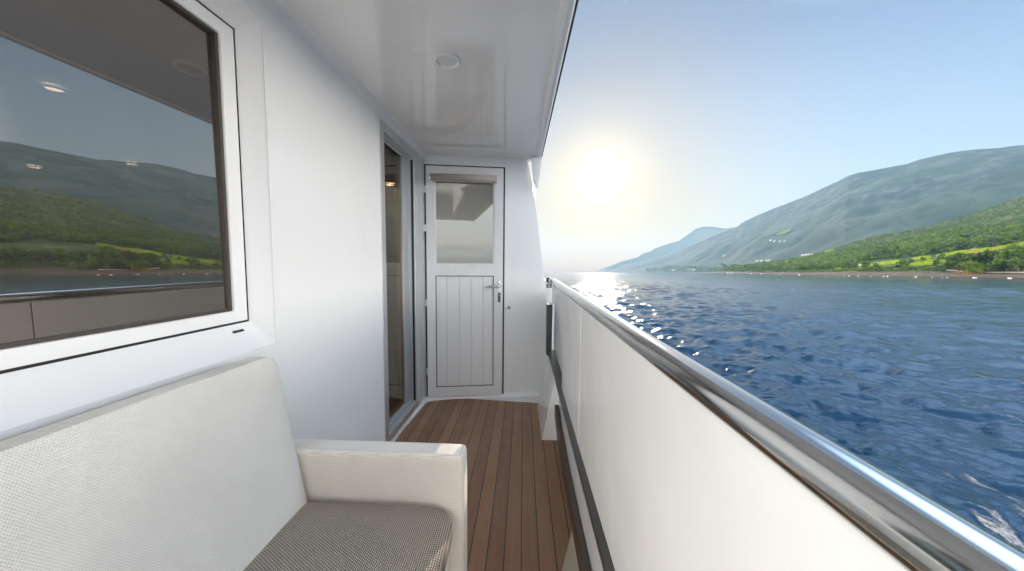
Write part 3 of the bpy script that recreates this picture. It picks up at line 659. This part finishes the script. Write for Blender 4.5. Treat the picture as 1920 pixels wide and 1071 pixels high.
# sea bed and island ground below the hills
def leafmat(name,ca,cb,cc):
    m=mat(name,ca,.75,spec=.2); g=G(m); gi=g.n('ShaderNodeNewGeometry'); t=g.n('ShaderNodeTexCoord').outputs['Object']
    c=g.mix(gi.outputs['Random Per Island'],ca,cb); c=g.mix(g.mr(g.noise(t,.35,3),.45,.65,0,1),c,cc); g.set('Base Color',c)
    tr=g.n('ShaderNodeBsdfTranslucent',{'Color':c}); mx=g.n('ShaderNodeMixShader',{0:.45,1:g.b.outputs[0],2:tr.outputs[0]}); g.t.links.new(mx.outputs[0],g.o.inputs[0]); return m
M['pine']=leafmat('pine_foliage',(.028,.058,.012),(.13,.20,.020),(.06,.105,.015))
M['scrub']=leafmat('scrub_foliage',(.04,.075,.02),(.10,.15,.04),(.07,.11,.03))
M['shrub']=leafmat('bright_broadleaf_foliage',(.08,.14,.012),(.20,.29,.02),(.15,.20,.02))
M['vine']=leafmat('vineyard_foliage',(.15,.25,.006),(.30,.38,.010),(.24,.30,.008))
M['bark']=mat('bark',(.10,.075,.055),.9)
def blobs(name,pts,m,ncard,label=None):
    """canopy of leaf cards: pts = (pos, radius, height)"""
    n=len(pts)*ncard; P=np.repeat(np.array([tuple(p[0]) for p in pts]),ncard,0); rad=np.repeat([p[1] for p in pts],ncard); hh=np.repeat([p[2] for p in pts],ncard)
    d=npr.normal(size=(n,3)); d/=np.linalg.norm(d,axis=1)[:,None]; q=npr.random(n)**.35
    C=P+np.stack([d[:,0]*rad*q,d[:,1]*rad*q,(d[:,2]*.55*q+.5)*hh],1)
    a=npr.normal(size=(n,3)); a/=np.linalg.norm(a,axis=1)[:,None]; b=np.cross(a,d+.3*npr.normal(size=(n,3))); b/=np.linalg.norm(b,axis=1)[:,None]
    s=(rad*(.20+.22*npr.random(n)))[:,None]
    V=np.stack([C-a*s-b*s*.7,C+a*s-b*s*.7,C+a*s*.8+b*s*.7,C-a*s*.8+b*s*.7],1).reshape(-1,3)
    me=bpy.data.meshes.new(name); me.vertices.add(len(V)); me.vertices.foreach_set('co',V.ravel()); me.loops.add(4*n); me.loops.foreach_set('vertex_index',np.arange(4*n,dtype=np.int32))
    me.polygons.add(n); me.polygons.foreach_set('loop_start',np.arange(0,4*n,4,dtype=np.int32)); me.update(calc_edges=True); me.materials.append(m); return me
def band(top,bot,n,az0,az1,size,hill=NEAR,jit=1):
    """scatter between two height lines given as (az, tan el)"""
    out=[]; T=tab(top);Bt=tab(bot); k=0
    while len(out)<n and k<n*6:
        k+=1; az=az0+(az1-az0)*rng.random(); e0,e1=Bt(az),T(az)
        if e1<=e0: continue
        e=e0+(e1-e0)*rng.random(); p,t=hill.at(az,e); sz=size*(.7+.6*rng.random()); p=p+Vector((0,0,-.1*sz)); out.append((p,sz*.55,sz*.85))
    return out
def uv(pts,ext=()):
    o=[]
    for u,v in pts: a,e=elr(u,v); o.append((math.degrees(a),e))
    return o+list(ext)
topw=uv([(1340,508),(1360,503),(1420,494),(1500,486),(1560,476),(1600,468),(1660,458),(1700,449),(1800,434),(1920,428)],[(66,.078),(90,.08),(110,.06)])
fieldtop=uv([(1340,509),(1400,509),(1500,507),(1560,503),(1620,490),(1680,484),(1740,476),(1800,470),(1860,463),(1920,456)],[(66,.046),(90,.04),(110,.03)])
ridgel=[(a,NEAR.rd(a)) for a in np.arange(29,110,1.0)]
pts=band(topw,fieldtop,2300,31.5,58,8.5)+band(topw,fieldtop,420,58,78,9)
o=bpy.data.objects.new('pine_wood',blobs('pine_wood',pts,M['pine'],46)); col.objects.link(o); setp(o,'dark green pine wood covering the lower slope of the near coastal hill','wood',kind='stuff')
pts=band(ridgel,topw,1900,34,58,4.6)+band(ridgel,topw,420,58,78,7)
o=bpy.data.objects.new('hillside_scrub',blobs('hillside_scrub',pts,M['scrub'],16)); col.objects.link(o); setp(o,'grey green scrub dotted over the upper slope of the near coastal hill','scrub',kind='stuff')
foot=uv([(1180,507),(1240,500),(1300,500),(1345,500),(1400,498),(1440,498)]); foot0=uv([(1180,510.6),(1345,510.4),(1440,510)])
pts=band(foot,foot0,420,22,36,16,MTN)
o=bpy.data.objects.new('shore_wood',blobs('shore_wood',pts,M['scrub'],20)); col.objects.link(o); setp(o,'hazy woodland along the distant shore at the foot of the mountain','wood',kind='stuff')
# low scrub between fields and shore
lowt=uv([(1345,509.5),(1500,509),(1640,505),(1760,502),(1920,498)],[(66,.03),(100,.03)]); lowb=uv([(1345,511),(1500,511.5),(1600,510),(1700,509),(1920,511)],[(66,.0),(100,.0)])
pts=band(lowt,lowb,420,33,58,3.4)+band(lowt,lowb,120,58,78,6)
o=bpy.data.objects.new('shore_scrub',blobs('shore_scrub',pts,M['pine'],24)); col.objects.link(o); setp(o,'low dark bushes between the vineyards and the rocky shore','scrub',kind='stuff')
# vineyards: strips of vines draped on the hill
def field(poly,name,label,m,hgt=1.2,hill=NEAR,fac=1):
    P=[elr(u,v) for u,v in poly]; us=[p[0] for p in P]; es_=[p[1] for p in P]
    pts=[]; n=int(fac*2.0*(max(p[0] for p in poly)-min(p[0] for p in poly))*(max(p[1] for p in poly)-min(p[1] for p in poly)))
    for _ in range(max(n,60)):
        a=rng.uniform(min(us),max(us)); e=rng.uniform(min(es_),max(es_)); ins=False
        for i in range(len(P)):
            (x1,y1),(x2,y2)=P[i],P[(i+1)%len(P)]
            if (y1>e)!=(y2>e) and a<(x2-x1)*(e-y1)/(y2-y1)+x1: ins=not ins
        if not ins: continue
        p,t=hill.at(math.degrees(a),e); r=math.hypot(p.x,p.y); sz=r*.0042; pts.append((p,sz,hgt))
    if not pts: return
    o=bpy.data.objects.new(name,blobs(name,pts,m,7)); col.objects.link(o); setp(o,label,'vineyard',kind='stuff')
cv=lambda L_:[(1500+x/4.571,360+y/4.571) for x,y in L_]
field(cv([(270,672),(400,645),(540,618),(560,628),(820,583),(825,612),(600,648),(530,662),(350,670)]),'vineyard','bright green vineyard strip just above the rocks beside the stone hut',M['vine'])
field(cv([(935,572),(1085,548),(1088,572),(940,590)]),'vineyard','short bright vineyard strip midway up between dark bushes',M['vine'])
field(cv([(1180,535),(1500,485),(1740,448),(1920,428),(1925,458),(1700,490),(1250,560),(1185,562)]),'vineyard','long bright green vineyard band running up right below the pine wood',M['vine'])
field(cv([(905,640),(1040,605),(1260,588),(1250,630),(1000,646)]),'vineyard','low bright vineyard strip just above the brown shore rocks',M['vine'])
field(cv([(210,513),(285,492),(285,508),(220,520)]),'vineyard','small isolated bright green field beside the white houses',M['vine'])
field([(1456,443),(1464,440),(1478,435),(1476,438),(1464,443)],'meadow','pale green clearing on the mountain slope above the white farmhouse',M['vine'],1.5,MTN)
M['ochre']=leafmat('ochre_dry_grass',(.28,.17,.05),(.40,.24,.06),(.30,.22,.07))
field(cv([(1350,555),(1560,520),(1700,500),(1720,520),(1540,560),(1380,590)]),'dry_meadow','ochre dry grass strip between vineyard and trees',M['ochre'],.8)
field(cv([(1330,698),(1500,690),(1560,705),(1420,708)]),'dry_grass','orange dry grass beside the coastal track',M['ochre'],.8)
# coastal track
mb=MB(); tr=[]
for u,v in [(1745,505),(1770,508),(1800,510.6),(1830,512.6),(1860,513.4),(1890,513),(1925,513)]:
    a,e=elr(u,v); p0,_=NEAR.at(math.degrees(a),e-.0008); p1,_=NEAR.at(math.degrees(a),e+.0012); tr.append((p0+Vector((0,0,.8)),p1+Vector((0,0,.8))))
for (a0,b0),(a1,b1) in zip(tr[:-1],tr[1:]): mb.poly([a0,a1,b1,b0],True)
build(mb,'coastal_track',mat('pale_gravel',(.50,.40,.29),.9),kind='structure',boat=False,fix=False)

# individual trees on the near shore
def tree_mesh(seed,h,w,m,cards):
    rg=np.random.default_rng(seed); pts=[]
    nl=9
    for i in range(nl):
        a=rg.random()*6.28; q=rg.random()**.5*w*.36; z=h*(.30+.58*rg.random()); rr=w*(.20+.16*rg.random())*(1.1-.45*z/h)
        pts.append((Vector((math.cos(a)*q,math.sin(a)*q,z-rr*.6)),rr,rr*1.5))
    pts.append((Vector((0,0,h*.70)),w*.2,h*.28))
    return blobs('crown',pts,m,cards)
def trunk_mesh(h,seed):
    rg=random.Random(seed); mb=MB(); mb.tube([(0,0,-1),(.1*h*.1,0,h*.3),(rg.uniform(-.04,.04)*h,rg.uniform(-.04,.04)*h,h*.62)],[h*.03,h*.02,h*.008],7)
    for k in range(4):
        a=rg.random()*6.28; mb.tube([(0,0,h*(.25+.1*k)),(math.cos(a)*h*.18,math.sin(a)*h*.18,h*(.42+.1*k))],[h*.011,h*.004],5)
    me=bpy.data.meshes.new('trunk'); me.from_pydata(mb.v,[],mb.f); me.materials.append(M['bark']); return me
kinds={'pine':[(tree_mesh(10+i,12,9,M['pine'],75),trunk_mesh(12,i)) for i in range(4)],'leafy':[(tree_mesh(30+i,12,10,M['shrub'],75),trunk_mesh(12,i+9)) for i in range(4)]}
def tree(u,v,hpx,kind,label,group,name):
    a,e=elr(u,v); p,t=NEAR.at(math.degrees(a),e); y=p.y; h=hpx*y/F
    r=bpy.data.objects.new(name,None); col.objects.link(r); r.location=p; r.rotation_euler=(0,0,rng.random()*6.28); s=h/12; r.scale=(s*rng.uniform(.85,1.15),s*rng.uniform(.85,1.15),s); setp(r,label,'tree',group)
    c,tk_=kinds[kind][rng.randrange(4)]
    for n_,me in (('crown',c),('trunk',tk_)):
        o=bpy.data.objects.new(n_,me); col.objects.link(o); o.parent=r
TR=[]
for u,v,h in [(1782,508,30),(1790,504,26),(1800,509,34),(1812,512,30),(1822,510,34),(1838,512,38),(1850,511,36),(1862,512,42),(1873,511,38),(1885,512,40),(1897,511,44),(1908,512,40),(1918,511,42),(1845,500,28),(1866,498,30),(1890,497,34),(1912,495,30),(1832,500,24),(1879,489,24),(1902,484,24),(1688,506,16),(1696,503,14),(1706,497,12),(1755,500,14),(1763,492,15),(1728,494,10),(1648,508,9),(1634,509,10),(1625,510,9)]:
    TR.append((u,v,h,'pine','dark pine in the clump above the shore rocks','pines above the shore rocks','pine_tree'))
for u,v,h in [(1806,512,22),(1816,514,24),(1828,514,22),(1842,514,18),(1812,503,20),(1824,500,20),(1836,497,18),(1852,488,16),(1868,484,16),(1886,480,18),(1905,477,18),(1918,482,20),(1774,500,13),(1784,494,13)]:
    TR.append((u,v,h,'leafy','yellow green tree among the shoreline pines','yellow green trees above the shore','broadleaf_tree'))
for u in range(1352,1640,11):
    v=511.2 if u<1480 else 510-(u-1480)*.02; TR.append((u+rng.uniform(-4,4),v-rng.uniform(1,4),rng.uniform(9,15),'pine','small pine along the shoreline wood edge','pines along the wood edge','pine_tree'))
for u in range(1640,1925,13):
    a=math.degrees(math.atan((u-960)/F)); e=tab(fieldtop)(a); v=511-e*F/math.cos(R(a))
    TR.append((u+rng.uniform(-4,4),v-rng.uniform(0,3),rng.uniform(13,22),'pine',"green pine along the vineyards' upper edge",'pines above the vineyards','pine_tree'))
for k in range(9):   # same shore further aft, seen in the window glass
    az=58.3+k*.75; e=.003+.014*rng.random(); u=960+F*math.tan(R(az)); p,t=NEAR.at(az,e)
    r=math.hypot(p.x,p.y)
    TR.append((u,511-e*F/math.cos(R(az)),13/(p.y/F),'pine','dark shore pine reflected in the window','pines reflected in the window','pine_tree'))
ORD=['first','second','third','fourth','fifth','sixth','seventh','eighth','ninth','tenth','eleventh','twelfth','thirteenth','fourteenth','fifteenth','sixteenth','seventeenth','eighteenth','nineteenth','twentieth']
def ordinal(k):
    if k<20: return ORD[k]
    return ('twenty ' if k<29 else 'thirty ')+ORD[(k-20)%10] if k!=29 else 'thirtieth'
cnt={}
for t_ in sorted(TR,key=lambda t:t[0]):
    k=cnt.get(t_[5],0); cnt[t_[5]]=k+1
    lab=t_[4]+', '+ordinal(k)+(' from the right' if 'reflected' in t_[4] else ' from the left')
    tree(*t_[:4],lab,*t_[5:])

# houses
M['hwall']=mat('whitewashed_wall',(.36,.33,.29),.8); M['hroof']=mat('clay_roof',(.42,.22,.13),.8); M['hroof2']=mat('pale_roof',(.26,.22,.19),.7); M['hwin']=mat('dark_window',(.04,.045,.05),.3); M['stone']=mat('field_stone',(.40,.34,.27),.9)
def house(u,v,wpx,hpx,label,hill,roof='hroof',wall='hwall',name='house',group=None,rz=0,nwin=3):
    a,e=elr(u,v); p,t=hill.at(math.degrees(a),e); sc_=p.y/F; wd=wpx*sc_; h=hpx*sc_; dp=wd*.6
    r=bpy.data.objects.new(name,None); col.objects.link(r); r.location=p; r.rotation_euler=(0,0,rz-a*.6); setp(r,label,'house' if name=='house' else 'hut',group); LOC[r.name]=Vector((0,0,0))
    mb=MB(); hw=h*.68; mb.box(ident,-wd/2,wd/2,-dp/2,dp/2,-h*.6,hw); build(mb,'wall',M[wall],r,boat=False)
    mb=MB(); o_=wd*.05; mb.prism([(-wd/2-o_,-dp/2-o_,hw),(-wd/2-o_,dp/2+o_,hw),(-wd/2-o_,0,h)],[(wd/2+o_,-dp/2-o_,hw),(wd/2+o_,dp/2+o_,hw),(wd/2+o_,0,h)]); build(mb,'roof',M[roof],r,boat=False)
    for i in range(nwin):
        x=-wd/2+wd*(i+.5)/nwin; mb=MB(); mb.box(ident,x-wd*.05,x+wd*.05,-dp/2-.06,-dp/2+.02,hw*.35,hw*.75); build(mb,'window',M['hwin'],r,boat=False)
HS=[(1505,479,6,5,'white two storey house, largest of the group at the head of the wood',NEAR,'hroof2'),
(1513,478,5,4,'white house directly right of the largest white one above the wood',NEAR,'hroof2'),
(1522,476.5,5,2.6,'low pale house uphill right of the two bright white houses',NEAR,'hroof2'),
(1539,480,6,2.8,'low white house standing alone, nearest the isolated green field',NEAR,'hroof2'),
(1477,493,8,4,'small house with orange roof at the edge of the dark wood',NEAR,'hroof'),
(1826,468,9,3.5,'small cream house in the long vineyard band',NEAR,'hroof2')]
for h_ in HS: house(*h_[:6],roof=h_[6])
house(1612,501,10,5,'small stone hut at the end of the lowest vineyard strip',NEAR,'hroof2','stone','stone_hut',nwin=1)
for u,v,wd,h in [(1443,456,3.5,2),(1450,455,4,1.8),(1461,454.5,4,1.6),(1469,455,3,1.5)]: house(u,v,wd,h,['leftmost','second','third','rightmost'][[1443,1450,1461,1469].index(u)]+' pale farmhouse in the row half way up the hazy mountain',MTN,'hroof2',group='pale farmhouses on the mountain')
for u,v in [(1419,492),(1427,491),(1436,491),(1441,490)]: house(u,v,4,2.2,['leftmost','second','third','rightmost'][[1419,1427,1436,1441].index(u)]+' white house in the hamlet above the left end of the wood',MTN,'hroof2',group='houses of the hamlet')
for u,v in [(1290,508),(1297,507),(1302,507),(1262,508.5)]: house(u,v,4,2.6,['second','third','rightmost','leftmost'][[1290,1297,1302,1262].index(u)]+' tiny pale house at the far shore below the mountain',MTN,'hroof2',group='far shore houses')
house(1357,476,4,2,'lone pale house low on the left flank of the mountain',MTN,'hroof2')
# surf and pale boulders at the waterline
M['surf']=mat('white_surf',(.8,.82,.84),.6)
pts=[]
for u in list(np.arange(1350,1925,6.5))+[1650,1657,1716,1790,1793,1841,1868,1872,1880]:
    if rng.random()<.82: continue
    az=math.degrees(math.atan((u+rng.uniform(-3,3)-960)/F)); r=NEAR.rs(az)-.5; a=R(az); s=r*.0010*rng.uniform(.5,1.3); pts.append((Vector((math.sin(a)*r,math.cos(a)*r,SEA)),s*1.5,s))
o=bpy.data.objects.new('surf',blobs('surf',pts,M['surf'],14)); col.objects.link(o); setp(o,'white surf breaking along the rocky waterline','surf',kind='stuff')

# ---------------------------------------------------------------- haze
HZ=True
if HZ:
    mb=MB(); mb.box(ident,-9800,9800,-9800,9800,-8.5,820)
    m=bpy.data.materials.new('haze_air'); m.use_nodes=True; n=m.node_tree.nodes; n.remove(n['Principled BSDF'])
    v=n.new('ShaderNodeVolumePrincipled'); v.inputs['Color'].default_value=(.44,.68,1,1); v.inputs['Density'].default_value=.52e-4; v.inputs['Anisotropy'].default_value=.0
    m.node_tree.links.new(v.outputs[0],n['Material Output'].inputs['Volume'])
    o=build(mb,'haze',m,boat=False); setp(o,'thin blue air haze over sea and hills','haze',kind='stuff')
